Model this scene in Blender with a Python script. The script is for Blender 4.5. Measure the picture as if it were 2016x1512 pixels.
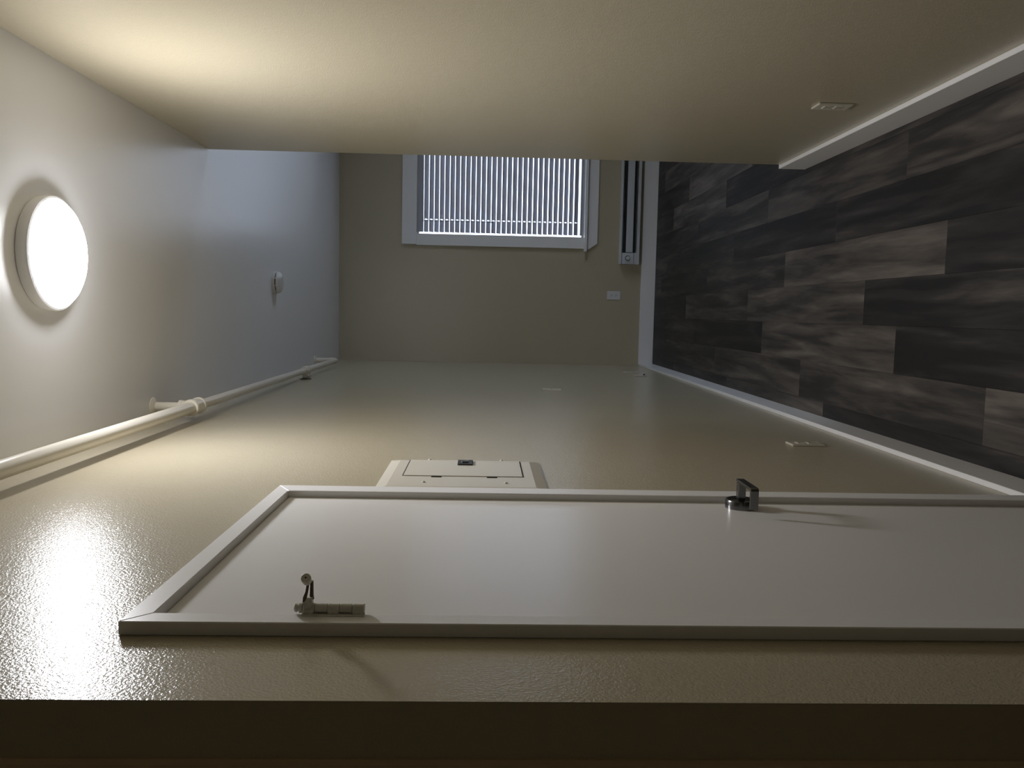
import bpy, bmesh, math, random
from mathutils import Vector, Matrix
R_ = random.Random(7)
for o in list(bpy.data.objects): bpy.data.objects.remove(o)
SC = bpy.context.scene
COL = SC.collection
PI = math.pi

# ------------------------------------------------------------------ camera
H = 2.8426                      # ceiling height
XL, XR, YF, YE, YC = -0.4571, 0.7338, 7.5517, 4.0338, 0.9444
r2 = Vector((0.99610621, 0.08632695, 0.01789094))
u2 = Vector((-0.02073669, 0.03218143, 0.9992669))
fw = Vector((-0.08568791, 0.99574696, -0.03384626))
cam = bpy.data.cameras.new('camera')
cam.sensor_width = 36.0
cam.lens = 36.0 * 1639.13 / 2016.0
cam.clip_start = 0.02
camo = bpy.data.objects.new('camera', cam); COL.objects.link(camo)
mx = Matrix.Identity(4)
for i in range(3):              # the phone was held sideways: world-up runs to picture-left
    mx[i][0] = -u2[i]; mx[i][1] = r2[i]; mx[i][2] = -fw[i]
mx[2][3] = 1.5318
camo.matrix_world = mx
SC.camera = camo

# ------------------------------------------------------------------ world, light, exposure
LAMP_STRENGTH = 148.0
LAMP_COLOR = (0.96, 0.965, 1.0)
SKY_STRENGTH = 4.4
w = bpy.data.worlds.new('overcast_sky'); SC.world = w; w.use_nodes = True
bg = w.node_tree.nodes['Background']
bg.inputs[0].default_value = (0.76, 0.82, 1.0, 1); bg.inputs[1].default_value = SKY_STRENGTH
vs = SC.view_settings
vs.view_transform = 'Standard'; vs.look = 'None'; vs.gamma = 1.0; vs.use_curve_mapping = False
vs.exposure = 0.0

# ------------------------------------------------------------------ helpers
def box(bm, x0, x1, y0, y1, z0, z1, bev=0.0, seg=1):
    t = bmesh.new()
    bmesh.ops.create_cube(t, size=1.0)
    for v in t.verts:
        v.co = Vector((x0 + (v.co.x + .5) * (x1 - x0), y0 + (v.co.y + .5) * (y1 - y0), z0 + (v.co.z + .5) * (z1 - z0)))
    if bev: bmesh.ops.bevel(t, geom=list(t.edges), offset=bev, segments=seg, profile=.5, affect='EDGES')
    merge(bm, t)
def merge(bm, t):
    m = bpy.data.meshes.new('tmp'); t.to_mesh(m); t.free(); bm.from_mesh(m); bpy.data.meshes.remove(m)
def basis(d):
    d = d.normalized(); a = Vector((0, 0, 1)) if abs(d.z) < .9 else Vector((1, 0, 0))
    u = d.cross(a).normalized(); return u, d.cross(u).normalized()
def lathe(bm, org, axis, prof, n=24):
    """prof: list of (radius, height along axis); closed at the ends when the radius is 0"""
    org = Vector(org); axis = Vector(axis).normalized(); u, v = basis(axis)
    rings = []
    for r, h in prof:
        c = org + axis * h
        if r < 1e-6: rings.append([bm.verts.new(c)])
        else: rings.append([bm.verts.new(c + (u * math.cos(2 * PI * k / n) + v * math.sin(2 * PI * k / n)) * r) for k in range(n)])
    for a, b in zip(rings, rings[1:]):
        for k in range(n):
            k2 = (k + 1) % n
            if len(a) == 1 and len(b) == 1: continue
            if len(a) == 1: bm.faces.new((a[0], b[k], b[k2]))
            elif len(b) == 1: bm.faces.new((a[k], b[0], a[k2]))
            else: bm.faces.new((a[k], b[k], b[k2], a[k2]))
def cyl(bm, p, q, r, n=20, bev=0.0):
    p, q = Vector(p), Vector(q); L = (q - p).length
    if bev: prof = [(0, 0), (r - bev, 0), (r, bev), (r, L - bev), (r - bev, L), (0, L)]
    else: prof = [(0, 0), (r, 0), (r, L), (0, L)]
    lathe(bm, p, q - p, prof, n)
def tube(bm, pts, r, n=12):
    pts = [Vector(p) for p in pts]; rings = []; pu = None
    for i, p in enumerate(pts):
        d = (pts[min(i + 1, len(pts) - 1)] - pts[max(i - 1, 0)]).normalized()
        if pu is None: u, v = basis(d)
        else:
            u = (pu - d * pu.dot(d)).normalized(); v = d.cross(u)
        pu = u
        rr = r[i] if isinstance(r, (list, tuple)) else r
        rings.append([bm.verts.new(p + (u * math.cos(2 * PI * k / n) + v * math.sin(2 * PI * k / n)) * rr) for k in range(n)])
    for a, b in zip(rings, rings[1:]):
        for k in range(n): bm.faces.new((a[k], a[(k + 1) % n], b[(k + 1) % n], b[k]))
    bm.faces.new(rings[0][::-1]); bm.faces.new(rings[-1])
def prism(bm, poly, axis, a0, a1):
    """extrude a 2D polygon (the two other axes in order) along axis 0/1/2 from a0 to a1"""
    def mk(p, a):
        c = [0, 0, 0]; o = [i for i in range(3) if i != axis]
        c[o[0]], c[o[1]] = p; c[axis] = a; return bm.verts.new(c)
    A = [mk(p, a0) for p in poly]; B = [mk(p, a1) for p in poly]; n = len(poly)
    bm.faces.new(A); bm.faces.new(B[::-1])
    for k in range(n): bm.faces.new((A[k], B[k], B[(k + 1) % n], A[(k + 1) % n]))
def obj(name, bm, mat, parent=None, smooth=False, loc=None):
    bmesh.ops.recalc_face_normals(bm, faces=list(bm.faces))
    me = bpy.data.meshes.new(name); 
    org = Vector(loc) if loc is not None else (parent_loc(parent) if parent else Vector((0, 0, 0)))
    for v in bm.verts: v.co -= org
    bm.to_mesh(me); bm.free()
    me.materials.append(mat)
    if smooth:
        for p in me.polygons: p.use_smooth = True
        me.set_sharp_from_angle(angle=math.radians(35))
    o = bpy.data.objects.new(name, me); COL.objects.link(o)
    if parent:
        o.parent = parent; o.location = org - parent_loc(parent)
    else: o.location = org
    return o
def parent_loc(p):
    v = Vector((0, 0, 0))
    while p: v += p.location; p = p.parent
    return v
def empty(name, loc, label=None, cat=None, group=None, kind=None):
    o = bpy.data.objects.new(name, None); o.empty_display_size = .05; o.location = loc; COL.objects.link(o)
    if label: o['label'] = label
    if cat: o['category'] = cat
    if group: o['group'] = group
    if kind: o['kind'] = kind
    return o
def struct(name, bm, mat, parent=None, label=None, cat=None):
    o = obj(name, bm, mat, parent); o['kind'] = 'structure'
    if label: o['label'] = label
    if cat: o['category'] = cat
    return o
def B(): return bmesh.new()

# ------------------------------------------------------------------ materials
def mat(name, col, rough=.5, metal=0.0, spec=.5, bump=None, coat=0.0, mottle=None, emit=None):
    m = bpy.data.materials.new(name); m.use_nodes = True; nt = m.node_tree; p = nt.nodes['Principled BSDF']
    p.inputs['Base Color'].default_value = (*col, 1); p.inputs['Roughness'].default_value = rough
    p.inputs['Metallic'].default_value = metal; p.inputs['Specular IOR Level'].default_value = spec
    if coat:
        p.inputs['Coat Weight'].default_value = coat; p.inputs['Coat Roughness'].default_value = .1
    tc = nt.nodes.new('ShaderNodeTexCoord')
    if mottle:
        sc, amt = mottle
        n = nt.nodes.new('ShaderNodeTexNoise'); n.inputs['Scale'].default_value = sc; n.inputs['Detail'].default_value = 4
        nt.links.new(tc.outputs['Object'], n.inputs['Vector'])
        mx = nt.nodes.new('ShaderNodeMix'); mx.data_type = 'RGBA'
        mx.inputs[6].default_value = (*[c * (1 - amt) for c in col], 1); mx.inputs[7].default_value = (*[min(1, c * (1 + amt)) for c in col], 1)
        nt.links.new(n.outputs['Fac'], mx.inputs[0]); nt.links.new(mx.outputs[2], p.inputs['Base Color'])
    if bump:
        last = None
        for sc, st, dist, det in bump:
            n = nt.nodes.new('ShaderNodeTexNoise'); n.inputs['Scale'].default_value = sc; n.inputs['Detail'].default_value = det
            nt.links.new(tc.outputs['Object'], n.inputs['Vector'])
            b = nt.nodes.new('ShaderNodeBump'); b.inputs['Strength'].default_value = st; b.inputs['Distance'].default_value = dist
            nt.links.new(n.outputs['Fac'], b.inputs['Height'])
            if last: nt.links.new(last.outputs['Normal'], b.inputs['Normal'])
            last = b
        nt.links.new(last.outputs['Normal'], p.inputs['Normal'])
    if emit:
        p.inputs['Emission Color'].default_value = (*emit[0], 1); p.inputs['Emission Strength'].default_value = emit[1]
    return m
CREAM = (0.47, 0.415, 0.298)
M_wall = mat('cream_wall_paint', CREAM, .21, spec=.55, bump=[(270, .46, .0016, 1.5), (50, .08, .003, 1)], mottle=(5, .015))
M_ceil = mat('white_ceiling_paint', (0.86, 0.86, 0.875), .28, spec=.5, bump=[(120, .06, .001, 2)])
M_trim = mat('white_trim_paint', (0.82, 0.81, 0.80), .35, spec=.45, bump=[(40, .03, .001, 2)])
M_door = mat('white_door_paint', (0.80, 0.785, 0.76), .27, spec=.5, bump=[(30, .02, .001, 2)], mottle=(4, .01))
M_pipe = mat('cream_pipe_paint', (0.76, 0.715, 0.62), .28, spec=.5, bump=[(90, .04, .001, 2)])
M_hinge = mat('paint_spattered_hinge', (0.80, 0.765, 0.68), .42, metal=.0, bump=[(300, .2, .0006, 3)], mottle=(160, .35))
M_bronze = mat('dark_bronze_metal', (0.14, 0.11, 0.08), .38, metal=.5, mottle=(200, .3))
M_rubber = mat('grey_rubber', (0.82, 0.80, 0.75), .55, mottle=(90, .1))
M_chrome = mat('brushed_nickel', (0.20, 0.20, 0.205), .22, metal=1.0, bump=[(400, .03, .0003, 2)])
M_black = mat('black_plastic', (0.02, 0.02, 0.02), .4, mottle=(60, .2))
M_dark = mat('dark_gap', (0.012, 0.012, 0.013), .7, mottle=(40, .2))
M_plast = mat('white_plastic', (0.82, 0.81, 0.80), .35, mottle=(30, .02))
M_plate = mat('painted_plate', (0.56, 0.52, 0.43), .35, mottle=(30, .02))
M_smoke = mat('aged_white_plastic', (0.66, 0.655, 0.65), .4, mottle=(30, .02))
M_heater = mat('white_enamel', (0.56, 0.58, 0.60), .40, mottle=(12, .02))
M_fin = mat('heater_fins', (0.02, 0.022, 0.022), .6, metal=.3, mottle=(300, .4))
M_panel = mat('cream_panel_enamel', (0.60, 0.565, 0.485), .36, bump=[(150, .04, .0008, 2)])
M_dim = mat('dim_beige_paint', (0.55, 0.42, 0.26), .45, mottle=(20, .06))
M_frame = mat('window_vinyl', (0.7, 0.71, 0.72), .35, mottle=(20, .02))
M_cord = mat('blind_cord', (0.62, 0.63, 0.66), .7, mottle=(80, .05))
M_tassel = mat('dark_cord', (0.16, 0.17, 0.22), .7, mottle=(80, .05))
M_lamp = mat('lit_lamp_diffuser', (0.8, 0.8, 0.8), .4, emit=(LAMP_COLOR, LAMP_STRENGTH))
# the lamp's LEDs sit behind the middle of the diffuser, so its rim glows less
_n = M_lamp.node_tree; _g = _n.nodes.new('ShaderNodeTexCoord'); _l = _n.nodes.new('ShaderNodeVectorMath'); _l.operation = 'LENGTH'
_m = _n.nodes.new('ShaderNodeVectorMath'); _m.operation = 'MULTIPLY'; _m.inputs[1].default_value = (1, 1, 0)
_r = _n.nodes.new('ShaderNodeMapRange'); _r.interpolation_type = 'SMOOTHSTEP'
for _i, _v in ((1, .06), (2, .158), (3, LAMP_STRENGTH), (4, LAMP_STRENGTH * .28)): _r.inputs[_i].default_value = _v
_n.links.new(_g.outputs['Object'], _m.inputs[0]); _n.links.new(_m.outputs[0], _l.inputs[0]); _n.links.new(_l.outputs['Value'], _r.inputs[0])
_n.links.new(_r.outputs[0], _n.nodes['Principled BSDF'].inputs['Emission Strength'])
M_ring = mat('lamp_ring_enamel', (0.82, 0.83, 0.85), .35, mottle=(20, .02))
M_blind = mat('blind_slat', (0.43, 0.43, 0.47), .45, mottle=(14, .02))
_nt = M_blind.node_tree; _tr = _nt.nodes.new('ShaderNodeBsdfTranslucent'); _tr.inputs[0].default_value = (.66, .68, .76, 1)
_ms = _nt.nodes.new('ShaderNodeMixShader'); _ms.inputs[0].default_value = .07
_nt.links.new(_nt.nodes['Principled BSDF'].outputs[0], _ms.inputs[1]); _nt.links.new(_tr.outputs[0], _ms.inputs[2])
_nt.links.new(_ms.outputs[0], _nt.nodes['Material Output'].inputs[0])
def glass_mat():
    m = bpy.data.materials.new('window_glass'); m.use_nodes = True; nt = m.node_tree; nt.nodes.clear()
    o = nt.nodes.new('ShaderNodeOutputMaterial'); t = nt.nodes.new('ShaderNodeBsdfTransparent'); g = nt.nodes.new('ShaderNodeBsdfGlossy')
    t.inputs[0].default_value = (.93, .96, .96, 1); g.inputs['Roughness'].default_value = .02
    fr = nt.nodes.new('ShaderNodeFresnel'); fr.inputs[0].default_value = 1.45
    mx = nt.nodes.new('ShaderNodeMixShader'); nt.links.new(fr.outputs[0], mx.inputs[0]); nt.links.new(t.outputs[0], mx.inputs[1]); nt.links.new(g.outputs[0], mx.inputs[2])
    nt.links.new(mx.outputs[0], o.inputs[0]); return m
M_glass = glass_mat()
def plank_mat():
    m = bpy.data.materials.new('grey_brown_plank'); m.use_nodes = True; nt = m.node_tree; L = nt.links; p = nt.nodes['Principled BSDF']
    N = nt.nodes.new
    tc = N('ShaderNodeTexCoord'); tone = N('ShaderNodeAttribute'); tone.attribute_type = 'OBJECT'; tone.attribute_name = 'tone'
    seed = N('ShaderNodeAttribute'); seed.attribute_type = 'OBJECT'; seed.attribute_name = 'seed'
    comb = N('ShaderNodeCombineXYZ'); L.new(seed.outputs['Fac'], comb.inputs[2]); L.new(seed.outputs['Fac'], comb.inputs[1])
    add = N('ShaderNodeVectorMath'); add.operation = 'ADD'; L.new(tc.outputs['Object'], add.inputs[0]); L.new(comb.outputs[0], add.inputs[1])
    def noise(sx, sy, det, dist=0.0):
        mp = N('ShaderNodeMapping'); mp.inputs['Scale'].default_value = (sx, sy, 1); L.new(add.outputs[0], mp.inputs['Vector'])
        n = N('ShaderNodeTexNoise'); n.inputs['Scale'].default_value = 1; n.inputs['Detail'].default_value = det; n.inputs['Distortion'].default_value = dist
        n.inputs['Roughness'].default_value = .55
        L.new(mp.outputs[0], n.inputs['Vector']); return n
    n1 = noise(15, 1.4, 3, .5); n2 = noise(50, 5, 4, .2); n3 = noise(170, 14, 3)
    def math_(op, a, b):
        k = N('ShaderNodeMath'); k.operation = op
        for i, v in enumerate((a, b)):
            if isinstance(v, (int, float)): k.inputs[i].default_value = v
            else: L.new(v, k.inputs[i])
        return k.outputs[0]
    s = math_('MULTIPLY', math_('SUBTRACT', n1.outputs['Fac'], .5), 1.75)
    s = math_('ADD', s, math_('MULTIPLY', math_('SUBTRACT', n2.outputs['Fac'], .5), .45))
    s = math_('ADD', s, math_('MULTIPLY', math_('SUBTRACT', n3.outputs['Fac'], .5), .2))
    s = math_('ADD', s, tone.outputs['Fac'])
    cr = N('ShaderNodeValToRGB'); e = cr.color_ramp.elements
    e[0].position = 0.0; e[0].color = (0.014, 0.0133, 0.0133, 1)
    e[1].position = 1.0; e[1].color = (0.160, 0.139, 0.118, 1)
    k = e.new(.35); k.color = (0.036, 0.0325, 0.0305, 1)
    k = e.new(.68); k.color = (0.090, 0.077, 0.067, 1)
    L.new(s, cr.inputs[0]); L.new(cr.outputs[0], p.inputs['Base Color'])
    p.inputs['Roughness'].default_value = .55; p.inputs['Specular IOR Level'].default_value = .3
    b = N('ShaderNodeBump'); b.inputs['Strength'].default_value = .12; b.inputs['Distance'].default_value = .001
    L.new(n3.outputs['Fac'], b.inputs['Height']); L.new(b.outputs[0], p.inputs['Normal'])
    return m
M_plank = plank_mat()

# ------------------------------------------------------------------ setting: shell
RX, BY, LX = 3.25, -0.75, -1.15          # room right wall, back wall, left wall of the space behind the camera
DY0, DY1, DZ = 1.160, 2.000, 2.010     # door rough opening
bm = B(); box(bm, LX - .12, RX + .12, BY - .12, YF + .14, -.12, -.008); floor = struct('floor', bm, M_dark)
bm = B(); box(bm, LX - .12, RX + .12, BY - .12, YF + .14, H, H + .12); struct('ceiling', bm, M_ceil)
bm = B()
box(bm, XL - .12, XL, YC, DY0, -.008, H); box(bm, XL - .12, XL, DY1, YF, -.008, H); box(bm, XL - .12, XL, DY0, DY1, DZ, H)
box(bm, XL - .2, XL - .12, YC + .12, YF, -.008, H)
struct('wall_left', bm, M_wall)
bm = B(); box(bm, LX, XL - .12, YC, YC + .12, -.008, H); struct('wall_left_return', bm, M_wall)
bm = B(); box(bm, XR, XR + .12, BY, YE, -.008, H); struct('wall_right', bm, M_wall)
bm = B(); box(bm, XR + .12, RX, YE - .12, YE, -.008, H); struct('wall_room_near', bm, M_wall)
SY0, SY1, SZ0, SZ1 = 4.7, 6.6, .75, 2.2               # unseen side window, added to let daylight into the room
bm = B()
box(bm, RX, RX + .12, YE - .12, SY0, -.008, H); box(bm, RX, RX + .12, SY1, YF, -.008, H)
box(bm, RX, RX + .12, SY0, SY1, -.008, SZ0); box(bm, RX, RX + .12, SY0, SY1, SZ1, H)
struct('wall_room_right', bm, M_wall)
win2 = empty('window_2_added', (RX, SY0, SZ0), kind='structure', label='plain side window added around the corner, out of sight, to let daylight in', cat='window')
bm = B()
for q in ((SY0 - .09, SY1 + .09, SZ1, SZ1 + .1), (SY0 - .09, SY1 + .09, SZ0 - .1, SZ0), (SY0 - .09, SY0, SZ0, SZ1), (SY1, SY1 + .09, SZ0, SZ1)): box(bm, RX - .02, RX, *q)
obj('casing', bm, M_trim, win2)
bm = B()
for q in ((SY0, SY1, SZ1 - .04, SZ1), (SY0, SY1, SZ0, SZ0 + .04), (SY0, SY0 + .04, SZ0 + .04, SZ1 - .04), (SY1 - .04, SY1, SZ0 + .04, SZ1 - .04), (5.63, 5.67, SZ0 + .04, SZ1 - .04)): box(bm, RX + .05, RX + .1, *q)
obj('window_frame', bm, M_frame, win2)
bm = B(); box(bm, RX + .072, RX + .076, SY0 + .04, SY1 - .04, SZ0 + .04, SZ1 - .04); obj('pane', bm, M_glass, win2)
bm = B(); box(bm, LX, XR + .12, BY - .12, BY, -.008, H); struct('wall_back', bm, M_wall)
bm = B(); box(bm, LX - .12, LX, BY - .12, YC + .12, -.008, H); struct('wall_near_left', bm, M_wall)
WX0, WX1, WZ0, WZ1 = 0.640, 2.120, 0.640, 2.170      # window opening
bm = B()
box(bm, XL - .2, WX0, YF, YF + .14, -.008, H); box(bm, WX1, RX + .12, YF, YF + .14, -.008, H)
box(bm, WX0, WX1, YF, YF + .14, -.008, WZ0); box(bm, WX0, WX1, YF, YF + .14, WZ1, H)
struct('wall_far', bm, M_wall)

# ------------------------------------------------------------------ floor planks (parts of the floor)
PW, PL, X0 = 0.1785, 1.503, -0.0205
JOINT = {-3: 3.69, -2: 2.483, -1: 3.064, 0: 3.34, 1: 2.756, 2: 3.65, 3: 3.054, 4: 3.87, 5: 4.87, 6: 4.25, 7: 5.5}
TONE = {(-3, 0): .50, (-3, -1): .26, (-3, 1): .30, (-2, 0): .48, (-2, 1): .50, (-2, -1): .62, (-2, 2): .34,
        (-1, 0): .54, (-1, -1): .10, (-1, 1): .16, (-1, 2): .28, (0, 0): .58, (0, -1): .30, (0, 1): .44, (0, 2): .16,
        (1, 0): .66, (1, -1): .22, (1, 1): .36, (1, 2): .2, (2, 0): .16, (2, -1): .12, (2, 1): .22, (2, 2): .3,
        (3, 0): .44, (3, 1): .46, (3, -1): .42, (3, 2): .25, (4, 0): .22, (4, 1): .62, (4, -1): .36, (4, 2): .2,
        (5, 0): .68, (5, -1): .18, (5, 1): .3, (6, 0): .3, (6, 1): .58, (6, 2): .25, (7, 0): .4, (7, -1): .25, (7, 1): .3}
for k in range(-12, 19):
    x0 = X0 + k * PW; x1 = x0 + PW
    j = JOINT.get(k, 3.0 + R_.random() * PL)
    for n in range(-6, 5):
        y0 = j + n * PL; y1 = y0 + PL
        tone = TONE.get((k, n), R_.uniform(.1, .62))
        # clip the plank to the walkable area
        parts = []
        if x0 < XL - 1e-3: # left strip exists only before the wall end; wall row is cut at the wall
            if x1 > XL: parts.append((XL, x1, max(y0, BY), min(y1, YF)))
            parts.append((max(x0, LX), min(x1, XL), max(y0, BY), min(y1, YC)))
        elif x1 <= XR: parts.append((x0, x1, max(y0, BY), min(y1, YF)))
        elif x0 < XR:
            if y0 >= YE: parts.append((x0, x1, y0, min(y1, YF)))
            elif y1 <= YE: parts.append((x0, XR, max(y0, BY), y1))
            else:
                parts.append((x0, x1, YE, min(y1, YF))); parts.append((x0, XR, max(y0, BY), YE))
        else: parts.append((x0, min(x1, RX), max(y0, YE), min(y1, YF)))
        for a, b, c, d in parts:
            if b - a < .004 or d - c < .004: continue
            g = .0002
            bm = B(); box(bm, a + g, b - g, c + g, d - g, -.008, R_.uniform(-.0002, 0.0), bev=.0005)
            o = obj('plank', bm, M_plank, floor, loc=(x0, y0, 0))
            o['tone'] = tone; o['seed'] = (k * 17.31 + n * 5.77) % 50.0

# ------------------------------------------------------------------ baseboards
BH, BT = .128, .017
def board(name, poly_boxes):
    bm = B()
    for q in poly_boxes: box(bm, *q, bev=.0015)
    return struct(name, bm, M_trim)
CY1 = 2.047      # far outer edge of the door casing
board('baseboard_left', [(XL, XL + BT, CY1 + .001, YF - BT, 0, BH), (XL, XL + BT, YC, 1.136, 0, BH)])
board('baseboard_far', [(XL, RX, YF - BT, YF, 0, BH)])
board('baseboard_right', [(XR - BT, XR, BY, YE + BT, 0, BH), (XR, XR + .12, YE, YE + BT, 0, BH), (XR + .12, RX, YE, YE + BT, 0, BH)])

# dim trim at the end of the left wall, right beside the viewer
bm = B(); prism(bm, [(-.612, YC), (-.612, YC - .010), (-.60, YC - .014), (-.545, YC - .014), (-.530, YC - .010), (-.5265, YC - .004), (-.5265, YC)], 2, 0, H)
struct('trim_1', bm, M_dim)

# ------------------------------------------------------------------ door in the left wall
door = empty('door_1', (XL, 1.58, 0), kind='structure', label='white painted flush door with narrow white casing in the left wall', cat='door')
CX = XL + .020
def casing(poly):
    bm = B(); prism(bm, poly, 0, XL, CX)
    bmesh.ops.bevel(bm, geom=list(bm.edges), offset=.0015, segments=1, affect='EDGES')
    obj('casing', bm, M_trim, door)
yo0, yi0, yi1, yo1, zi, zo = 1.136, 1.171, 1.985, CY1, 1.996, 2.032
casing([(yo0, 0), (yo0, zo), (yi0, zi), (yi0, 0)])
casing([(yo1, 0), (yi1, 0), (yi1, zi), (yo1, zo)])
casing([(yo0, zo), (yo1, zo), (yi1, zi), (yi0, zi)])
bm = B()
box(bm, XL - .119, XL + .006, DY0 + .001, yi0 + .004, 0, DZ - .001); box(bm, XL - .119, XL + .006, yi1 + .006, DY1 - .001, 0, DZ - .001)
box(bm, XL - .119, XL + .006, yi0 + .004, yi1 + .006, zi + .003, DZ - .001)
obj('jamb', bm, M_trim, door)
bm = B(); box(bm, XL - .034, XL + .004, yi0 + .007, yi1 + .003, .008, zi - .0005, bev=.0012)
panel = obj('door_panel', bm, M_door, door)
# hinge at the near edge: barrel of five knuckles, leaves, pin
HX, HY, HZ0, HZ1 = -.4290, 1.1735, 1.697, 1.786
bm = B(); box(bm, CX - .002, CX + .0015, yi0 - .010, yi0 + .004, HZ0, HZ1); box(bm, XL + .004, XL + .0055, yi0 + .010, yi0 + .03, HZ0, HZ1)
hinge = obj('hinge', bm, M_hinge, door)
hinge['label'] = 'paint-smeared metal butt hinge'
seg = (HZ1 - HZ0) / 5
for i in range(5):
    bm = B(); lathe(bm, (HX, HY, HZ0 + i * seg + .0004), (0, 0, 1), [(0, 0), (.0062, 0), (.0068, .0006), (.0068, seg - .0014), (.0062, seg - .0008), (0, seg - .0008)], 18)
    if i % 2 == 0: box(bm, CX - .001, HX, HY - .0075, HY - .0035, HZ0 + i * seg + .0015, HZ0 + (i + 1) * seg - .0015)
    obj('knuckle', bm, M_hinge, hinge, smooth=True)
bm = B(); lathe(bm, (HX, HY, HZ1), (0, 0, 1), [(0, 0), (.0072, 0), (.0076, .001), (.0076, .0045), (.005, .0055), (.0048, .0065), (.0066, .0075), (.0066, .0105), (.004, .0125), (0, .0128)], 18)
obj('pin', bm, M_hinge, hinge, smooth=True)
# hinge-pin door stop
bm = B(); lathe(bm, (HX, HY, HZ1 - .0042), (0, 0, 1), [(0, 0), (.0096, 0), (.0096, .003), (0, .003)], 20)
prism(bm, [(HX + .002, HY - .008), (HX + .016, HY - .0045), (HX + .016, HY + .0065), (HX + .002, HY + .008)], 2, HZ1 - .014, HZ1 - .0012)
stop = obj('door_stop', bm, M_hinge, door)
stop['label'] = 'hinge-pin door stop with rubber bumper'
bm = B(); tube(bm, [(HX + .010, HY - .004, HZ1 - .002), (HX + .016, HY - .0035, HZ1 - .0035), (HX + .024, HY - .003, HZ1 - .006), (HX + .040, HY - .004, HZ1 - .0090)], [.0022, .003, .0022, .0020], 8)
tube(bm, [(HX + .012, HY + .002, HZ1 - .013), (HX + .018, HY + .002, HZ1 - .012), (HX + .040, HY - .001, HZ1 - .0130)], [.003, .0032, .0026], 8)
obj('arm', bm, M_bronze, stop, smooth=True)
bdir = Vector((.85, -1, .0)).normalized(); bc = Vector((HX + .0445, HY - .010, HZ1 - .0075))
bm = B(); lathe(bm, bc + bdir * .008, -bdir, [(0, 0), (.0060, 0), (.0070, .001), (.0072, .006), (.0062, .014), (.004, .017), (0, .017)], 22)
bum = obj('bumper', bm, M_rubber, stop, smooth=True)
bm = B(); lathe(bm, bc + bdir * .0083, -bdir, [(0, 0), (.0013, 0), (.0013, .002), (0, .002)], 10); obj('bumper_hole', bm, M_black, stop)
# lever handle
KY, KZ = 1.938, .914
FX = XL + .004
bm = B(); lathe(bm, (FX, KY, KZ), (1, 0, 0), [(0, 0), (.036, 0), (.036, .017), (.0345, .020), (.031, .0215), (0, .0215)], 40)
handle = obj('door_handle', bm, M_chrome, door, smooth=True)
handle['label'] = 'brushed metal lever handle on a round rose'
AX = -.3915
bm = B(); box(bm, FX + .012, AX, KY - .009, KY + .009, KZ - .0095, KZ + .0095, bev=.002); obj('neck', bm, M_chrome, handle)
bm = B()
y0, y1, th = KY + .012, KY - .100, .006
poly = [(AX, y0), (AX + th, y0), (AX + th, y1 + .006), (AX + th - .002, y1 + .0015), (AX + th - .007, y1), (FX + .018, y1), (FX + .018, y1 + th), (AX - .004, y1 + th), (AX, y1 + th + .004)]
prism(bm, poly, 2, KZ - .0095, KZ + .0095)
bmesh.ops.bevel(bm, geom=list(bm.edges), offset=.0008, segments=1, affect='EDGES')
obj('lever', bm, M_chrome, handle)

# ------------------------------------------------------------------ window in the far wall
win = empty('window_1', (WX0, YF, WZ0), kind='structure', label='white-cased window in the far wall behind a half-closed blind', cat='window')
CT = .020
bm = B(); box(bm, .590, WX1 + .03, YF - CT - .004, YF, 2.155, 2.285, bev=.0015); obj('casing', bm, M_trim, win)
bm = B(); box(bm, .583, .684, YF - CT, YF, .656, 2.155, bev=.0015); obj('casing', bm, M_trim, win)
bm = B(); box(bm, WX1 - .02, WX1 + .08, YF - CT, YF, .656, 2.155, bev=.0015); obj('casing', bm, M_trim, win)
bm = B(); box(bm, .556, WX1 + .11, YF - .052, YF + .02, .632, .656, bev=.002); obj('stool', bm, M_trim, win)
bm = B(); prism(bm, [(.566, .632), (WX1 + .1, .632), (WX1 + .02, .535), (.632, .535)], 1, YF - .018, YF); obj('apron', bm, M_trim, win)
bm = B()
fy0, fy1 = YF + .075, YF + .125
box(bm, WX0, WX0 + .035, fy0, fy1, WZ0, WZ1); box(bm, WX1 - .035, WX1, fy0, fy1, WZ0, WZ1)
box(bm, WX0 + .035, WX1 - .035, fy0, fy1, WZ0, WZ0 + .03); box(bm, WX0 + .035, WX1 - .035, fy0, fy1, WZ1 - .03, WZ1)
obj('window_frame', bm, M_frame, win)
bm = B(); box(bm, WX0 + .035, WX1 - .035, YF + .098, YF + .102, WZ0 + .03, WZ1 - .03); obj('pane', bm, M_glass, win)
# blind
SX0, SX1 = .704, 2.085
BYC = YF + .034
blind = empty('window_blind', (SX0, BYC, .66), 'white horizontal slat blind hanging nearly closed in the far window', 'blind')
bm = B(); box(bm, SX0, SX1, BYC - .026, BYC + .026, 2.098, 2.165, bev=.003); obj('headrail', bm, M_blind, blind)
PITCH, NS, Z0 = .0464, 30, .728
th = math.radians(-50); hw = .025
bm = B()
prof = []
for i in range(7):
    t = -1 + i / 3.0; prof.append((t * hw, .0025 * (1 - t * t)))
def slat_part(bm, a, b, u0, u1):
    q = [(c, k) for c, k in ((u * hw, .0025 * (1 - u * u)) for u in [u0 + (u1 - u0) * i / 6 for i in range(7)])]
    poly = [(c, k + .0014) for c, k in q] + [(c, k - .0014) for c, k in q[::-1]]
    prism(bm, [(c * math.cos(th) - k * math.sin(th), c * math.sin(th) + k * math.cos(th)) for c, k in poly], 0, a, b)
LEN = SX1 - SX0; cuts = [0, .108, .116, 1.05, 1.054, LEN]      # slots for the cords
for a, b in zip(cuts, cuts[1:]):
    if b - a < .01:
        slat_part(bm, a, b, -1, -.55); slat_part(bm, a, b, .55, 1)
    else: slat_part(bm, a, b, -1, 1)
me = None
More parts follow.
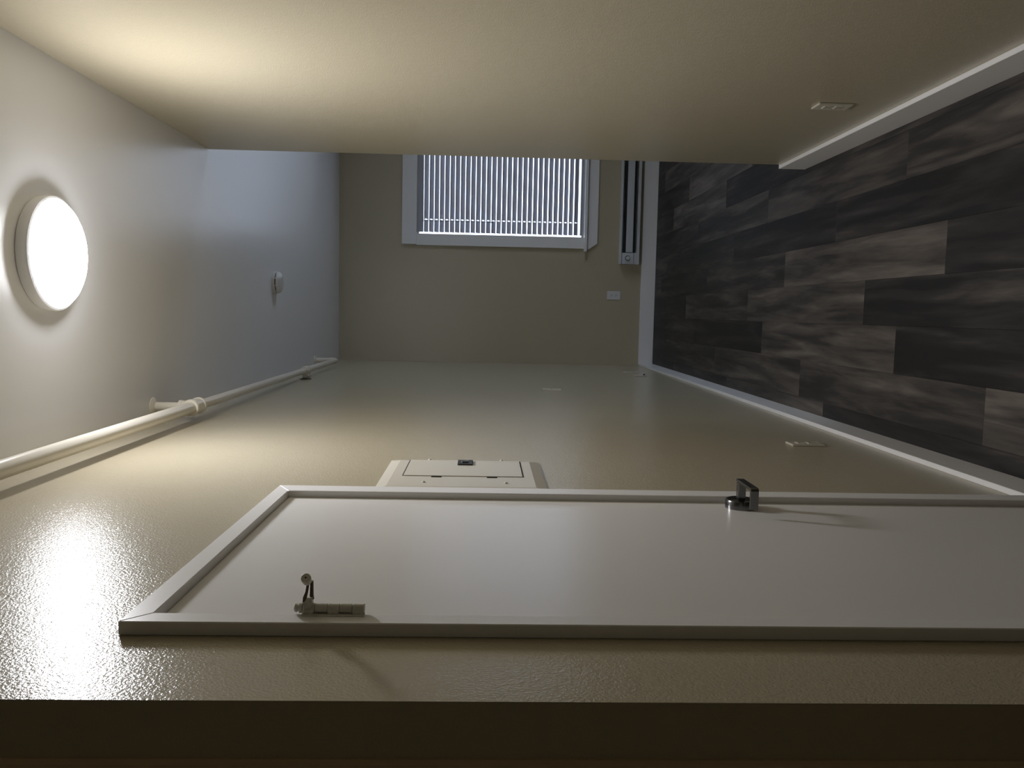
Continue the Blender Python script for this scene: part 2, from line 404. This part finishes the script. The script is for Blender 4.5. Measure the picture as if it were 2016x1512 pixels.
for i in range(NS):
    z = Z0 + i * PITCH
    if me is None:
        o = obj('slat', bm, M_blind, blind, loc=(0, 0, 0)); me = o.data
        o.parent = blind
    else:
        o = bpy.data.objects.new('slat', me); COL.objects.link(o); o.parent = blind
    o.location = Vector((SX0, BYC, z)) - blind.location
bm = B(); box(bm, SX0, SX1, BYC - .025, BYC + .025, .672, .690, bev=.003); obj('bottom_rail', bm, M_blind, blind)
for x in (.83, 1.10, 1.75):
    bm = B()
    for yy in (-.0265, .0265): tube(bm, [(x, BYC + yy, .68), (x, BYC + yy, 2.10)], .0008, 6)
    obj('ladder_string', bm, M_cord, blind)
bm = B(); tube(bm, [(.800, BYC - .034, 2.11), (.799, BYC - .036, 1.7), (.799, BYC - .036, 1.50)], .0018, 8)
lathe(bm, (.799, BYC - .036, 1.505), (0, 0, -1), [(0, 0), (.003, .002), (.005, .02), (.0045, .032), (0, .034)], 12)
obj('pull_cord', bm, M_tassel, blind, smooth=True)

# ------------------------------------------------------------------ baseboard heater
hx0, hx1, hz0, hz1 = .452, 2.35, .162, .336
hy = YF - .0005
heater = empty('baseboard_heater', (hx0, hy, hz0), 'long grey-white baseboard heater with a round knob under the far window', 'heater')
bm = B(); box(bm, hx0, hx1, hy - .003, hy, hz0, hz1); obj('back_plate', bm, M_heater, heater)
bm = B(); prism(bm, [(hy - .003, hz1 - .003), (hy - .003, hz1), (hy - .052, hz1 - .012), (hy - .054, hz1 - .016), (hy - .050, hz1 - .014)], 0, hx0, hx1); obj('hood', bm, M_heater, heater)
bm = B(); box(bm, hx0 + .105, hx1 - .003, hy - .064, hy - .060, .222, .284, bev=.0015); obj('front_panel', bm, M_heater, heater)
bm = B(); prism(bm, [(hy - .003, hz0), (hy - .066, hz0), (hy - .066, hz0 + .026), (hy - .063, hz0 + .026), (hy - .063, hz0 + .003), (hy - .003, hz0 + .003)], 0, hx0, hx1); obj('bottom_lip', bm, M_heater, heater)
bm = B(); box(bm, hx0 + .105, hx1 - .01, hy - .045, hy - .006, .20, .30); obj('heating_element', bm, M_fin, heater)
bm = B(); box(bm, hx0, hx0 + .100, hy - .070, hy - .003, .212, .316, bev=.002); cap = obj('end_cap', bm, M_heater, heater)
bm = B(); box(bm, hx0, hx0 + .100, hy - .062, hy - .003, hz0 + .026, .211); obj('lower_end_cap', bm, M_heater, heater)
bm = B(); lathe(bm, (hx0 + .052, hy - .0695, .266), (0, -1, 0), [(0, 0), (.0235, 0), (.0235, .0022), (0, .0022)], 28); obj('knob_shadow_disc', bm, M_fin, cap, smooth=True)  # dark disc added behind the knob to stand in for its shadow
bm = B(); lathe(bm, (hx0 + .052, hy - .069, .266), (0, -1, 0), [(0, 0), (.019, 0), (.018, .022), (.016, .024), (0, .024)], 28)
box(bm, hx0 + .0505, hx0 + .0535, hy - .0945, hy - .091, .266, .281)
obj('knob', bm, M_heater, cap, smooth=True)

# ------------------------------------------------------------------ outlets, switch, jack
def plate_frame(c, n):
    """local axes for a wall plate: c centre on the wall, n outward normal; returns fn(u, v, d) with u sideways, v up"""
    n = Vector(n); u = Vector((0, 0, 1)).cross(n)
    return lambda a, b, d: Vector(c) + u * a + Vector((0, 0, 1)) * b + n * d
def obox(bm, F, u0, u1, v0, v1, d0, d1, bev=0.0):
    t = bmesh.new(); bmesh.ops.create_cube(t, size=1.0)
    for v in t.verts: v.co = Vector((u0 + (v.co.x + .5) * (u1 - u0), v0 + (v.co.y + .5) * (v1 - v0), d0 + (v.co.z + .5) * (d1 - d0)))
    if bev: bmesh.ops.bevel(t, geom=list(t.edges), offset=bev, segments=2, affect='EDGES')
    for v in t.verts: v.co = F(*v.co)
    merge(bm, t)
def wall_plate(name, c, n, label, cat, kind, hw=.038, hh=.060):
    M_plast = M_smoke if abs(n[1]) > .5 else M_plate
    F = plate_frame(c, n)
    root = empty(name, c, label, cat)
    bm = B(); obox(bm, F, -hw, hw, -hh, hh, .0002, .0065, .002); obj('faceplate', bm, M_plast, root)
    N = Vector(n)
    if kind == 'outlet':
        for s in (-1, 1):
            bm = B(); obox(bm, F, -.017, .017, s * .0195 - .014, s * .0195 + .014, .005, .0085, .002); rc = obj('receptacle', bm, M_plast, root)
            bm = B()
            obox(bm, F, -.0075, -.0050, s * .0195 - .001, s * .0195 + .008, .0065, .0087); obox(bm, F, .0050, .0075, s * .0195 - .001, s * .0195 + .0065, .0065, .0087)
            cyl(bm, F(0, s * .0195 - .0075, .0065), F(0, s * .0195 - .0075, .0087), .0026, 12)
            obj('slot', bm, M_black, rc)
        bm = B(); cyl(bm, F(0, 0, .006), F(0, 0, .0082), .0032, 12); obj('screw', bm, M_plast, root)
    elif kind == 'switch':
        t = bmesh.new(); bm = B()
        obox(bm, F, -.006, .006, -.013, .013, .005, .0075)
        cyl(bm, F(0, -.001, .006), F(0, .009, .020), .0042, 12); obj('toggle', bm, M_plast, root); t.free()
        for s in (-1, 1):
            bm = B(); cyl(bm, F(0, s * .030, .006), F(0, s * .030, .0078), .003, 10); obj('screw', bm, M_plast, root)
    else:
        bm = B(); cyl(bm, F(0, -.028, .006), F(0, -.028, .017), .0065, 14); obj('socket', bm, M_black, root)
        for s in (-1, 1):
            bm = B(); cyl(bm, F(0, s * .045, .006), F(0, s * .045, .0078), .003, 10); obj('screw', bm, M_plast, root)
    return root
wall_plate('wall_outlet', (XL, 2.957, .362), (1, 0, 0), 'white outlet plate low on the left wall, just beyond the door', 'outlet', 'outlet')
wall_plate('wall_outlet', (XL, 6.540, .370), (1, 0, 0), 'small white outlet plate on the left wall nearest the far corner', 'outlet', 'outlet')
wall_plate('wall_outlet', (XR, 2.907, .348), (-1, 0, 0), 'white outlet plate on the right wall above its baseboard', 'outlet', 'outlet')
wall_plate('wall_outlet', (.173, YF, .371), (0, -1, 0), 'white outlet plate on the far wall left of the baseboard heater', 'outlet', 'outlet')
wall_plate('light_switch', (XL, 4.940, 1.128), (1, 0, 0), 'white light switch plate at waist height on the left wall', 'light switch', 'switch')
wall_plate('cable_jack', (XL, 6.205, .357), (1, 0, 0), 'white jack plate with a black socket low on the left wall', 'wall jack', 'jack', .036, .043)

# ------------------------------------------------------------------ electrical panel
ep = empty('electrical_panel', (XL, 2.29, 1.36), 'cream electrical panel cover with a black latch on the left wall beside the door', 'electrical panel')
py0, py1, pz0, pz1 = 2.075, 2.500, 1.362, 1.806
bm = B(); t = .004; e = .030
vs_ = []
for (ins, x) in ((0, XL + .0003), (0, XL + .003), (e, XL + .0105)):
    vs_.append([bm.verts.new((x, py0 + ins, pz0 + ins)), bm.verts.new((x, py1 - ins, pz0 + ins)), bm.verts.new((x, py1 - ins, pz1 - ins)), bm.verts.new((x, py0 + ins, pz1 - ins))])
for a, b in zip(vs_, vs_[1:]):
    for k in range(4): bm.faces.new((a[k], a[(k + 1) % 4], b[(k + 1) % 4], b[k]))
bm.faces.new(vs_[2]); bm.faces.new(vs_[0][::-1])
obj('cover', bm, M_panel, ep)
dy0, dy1, dz0, dz1 = 2.236, 2.466, 1.422, 1.745
bm = B(); box(bm, XL + .0105, XL + .0112, dy0 - .0035, dy1 + .0035, dz0 - .0035, dz1 + .0035); obj('door_gap', bm, M_dark, ep)
bm = B(); box(bm, XL + .0112, XL + .0128, dy0 - .004, dy1 + .0005, dz0, dz1, bev=.0004); pd = obj('panel_door', bm, M_panel, ep)
bm = B(); box(bm, XL + .0125, XL + .0175, 2.385, 2.452, 1.560, 1.604, bev=.0015); la = obj('latch', bm, M_black, pd)
bm = B(); box(bm, XL + .0175, XL + .0215, 2.405, 2.430, 1.572, 1.592, bev=.001); obj('latch_slide', bm, M_chrome, pd)
for z in (1.655, 1.505):
    bm = B(); box(bm, XL + .0105, XL + .0125, dy0 - .018, dy0 - .014, z - .014, z + .014); obj('hinge_slot', bm, M_dark, ep)
for y, z in ((2.478, 1.69), (2.478, 1.475), (2.150, 1.685), (2.150, 1.47)):
    bm = B(); lathe(bm, (XL + .0095, y, z), (1, 0, 0), [(.0055, 0), (.0055, .002), (.003, .0045), (0, .005)], 14); obj('screw', bm, M_panel, ep, smooth=True)

# ------------------------------------------------------------------ sprinkler pipe
PX, PZ, PR, PR2 = -.400, 2.682, .0235, .0195
pipe = empty('ceiling_pipe', (PX, 3.3, PZ), 'cream painted pipe running along the top of the left wall with fittings', 'pipe')
bm = B(); cyl(bm, (PX, YC + .35, PZ), (PX, 3.33, PZ), PR, 28); obj('pipe_run', bm, M_pipe, pipe, smooth=True)
bm = B(); cyl(bm, (PX, 3.36, PZ), (PX, 6.44, PZ), PR2, 20); obj('pipe_run', bm, M_pipe, pipe, smooth=True)
bm = B()
lathe(bm, (PX, 3.285, PZ), (0, 1, 0), [(0, 0), (.031, 0), (.033, .003), (.033, .017), (.030, .020), (.030, .085), (.033, .088), (.033, .105), (.030, .108), (.024, .125), (.021, .130), (.021, .150), (0, .150)], 28)
lathe(bm, (PX, 3.330, PZ), (0, 0, 1), [(0, 0), (.024, 0), (.024, .042), (.026, .043), (.026, .056), (.022, .058), (0, .058)], 24)
obj('tee', bm, M_pipe, pipe, smooth=True)
bm = B(); cyl(bm, (PX, 3.330, PZ + .05), (PX, 3.330, H), .0165, 20); obj('riser', bm, M_pipe, pipe, smooth=True)
bm = B(); lathe(bm, (PX, 3.330, H), (0, 0, -1), [(0, 0), (.036, 0), (.036, .003), (.022, .012), (.0175, .013), (0, .013)], 24); obj('escutcheon', bm, M_pipe, pipe, smooth=True)
TY = 5.40
bm = B()
lathe(bm, (PX, TY - .05, PZ), (0, 1, 0), [(0, 0), (.025, 0), (.028, .003), (.028, .02), (.024, .022), (.024, .084), (.028, .086), (.028, .104), (.025, .107), (0, .107)], 22)
lathe(bm, (PX, TY, PZ), (-1, 0, 0), [(0, 0), (.020, 0), (.020, .03), (.023, .032), (.023, .043), (0, .043)], 20)
obj('tee', bm, M_pipe, pipe, smooth=True)
bm = B(); cyl(bm, (PX - .03, TY, PZ), (XL + .001, TY, PZ), .011, 16); obj('wall_branch', bm, M_pipe, pipe, smooth=True)
bm = B(); lathe(bm, (XL + .0002, TY, PZ), (1, 0, 0), [(0, 0), (.037, 0), (.037, .003), (.014, .010), (0, .010)], 24); obj('escutcheon', bm, M_bronze, pipe, smooth=True)
EY = 6.48
bm = B(); pts = [(PX, EY - .045, PZ)] + [(PX, EY - .03 + .03 * math.sin(a), PZ + .03 - .03 * math.cos(a)) for a in [k * PI / 12 for k in range(7)]] + [(PX, EY, PZ + .045)]
tube(bm, pts, .0235, 18); obj('elbow', bm, M_pipe, pipe, smooth=True)
bm = B(); cyl(bm, (PX, EY, PZ + .04), (PX, EY, H), PR2, 16); obj('riser', bm, M_pipe, pipe, smooth=True)
bm = B(); lathe(bm, (PX, EY, H), (0, 0, -1), [(0, 0), (.034, 0), (.034, .003), (.018, .012), (0, .012)], 24); obj('escutcheon', bm, M_pipe, pipe, smooth=True)

# ------------------------------------------------------------------ smoke detector
sx, sy = .155, 5.25
sd = empty('smoke_detector', (sx, sy, H), 'round white smoke detector with dark side vents on the ceiling', 'smoke detector')
bm = B(); lathe(bm, (sx, sy, H), (0, 0, -1), [(0, 0), (.067, 0), (.068, .002), (.068, .014), (.064, .0165), (0, .0165)], 40); obj('base', bm, M_smoke, sd, smooth=True)
bm = B(); lathe(bm, (sx, sy, H), (0, 0, -1), [(0, .0222), (.066, .0222), (.066, .028), (.058, .042), (.045, .047), (.020, .048), (0, .048)], 40); obj('cover', bm, M_smoke, sd, smooth=True)
bm = B(); lathe(bm, (sx, sy, H), (0, 0, -1), [(0, .0165), (.062, .0165), (.062, .0222), (0, .0222)], 40); obj('vent', bm, M_dark, sd, smooth=True)
for k in range(9):
    a = 2 * PI * k / 9 + .2
    bm = B(); c = Vector((sx + .0637 * math.cos(a), sy + .0637 * math.sin(a), H)); cyl(bm, c - Vector((0, 0, .0165)), c - Vector((0, 0, .0222)), .0035, 8); obj('rib', bm, M_smoke, sd)
bm = B(); lathe(bm, (sx + .022, sy - .015, H), (0, 0, -1), [(0, .047), (.010, .047), (.010, .0495), (0, .0498)], 18); obj('test_button', bm, M_smoke, sd, smooth=True)

# ------------------------------------------------------------------ ceiling lamp
lx, ly = .146, 2.545
lamp = empty('ceiling_light', (lx, ly, H), 'round flush ceiling light glowing cool white in a white ring', 'ceiling light')
bm = B(); lathe(bm, (lx, ly, H), (0, 0, -1), [(0, 0), (.162, 0), (.167, .004), (.171, .028), (.168, .036), (.162, .039), (.159, .036), (0, .036)], 64); obj('base_ring', bm, M_ring, lamp, smooth=True)
bm = B(); lathe(bm, (lx, ly, H), (0, 0, -1), [(.1585, .0365), (.157, .0425), (.149, .0520), (.133, .0620), (.108, .0705), (.076, .0770), (.04, .0805), (0, .0815)], 64); obj('diffuser', bm, M_lamp, lamp, smooth=True)
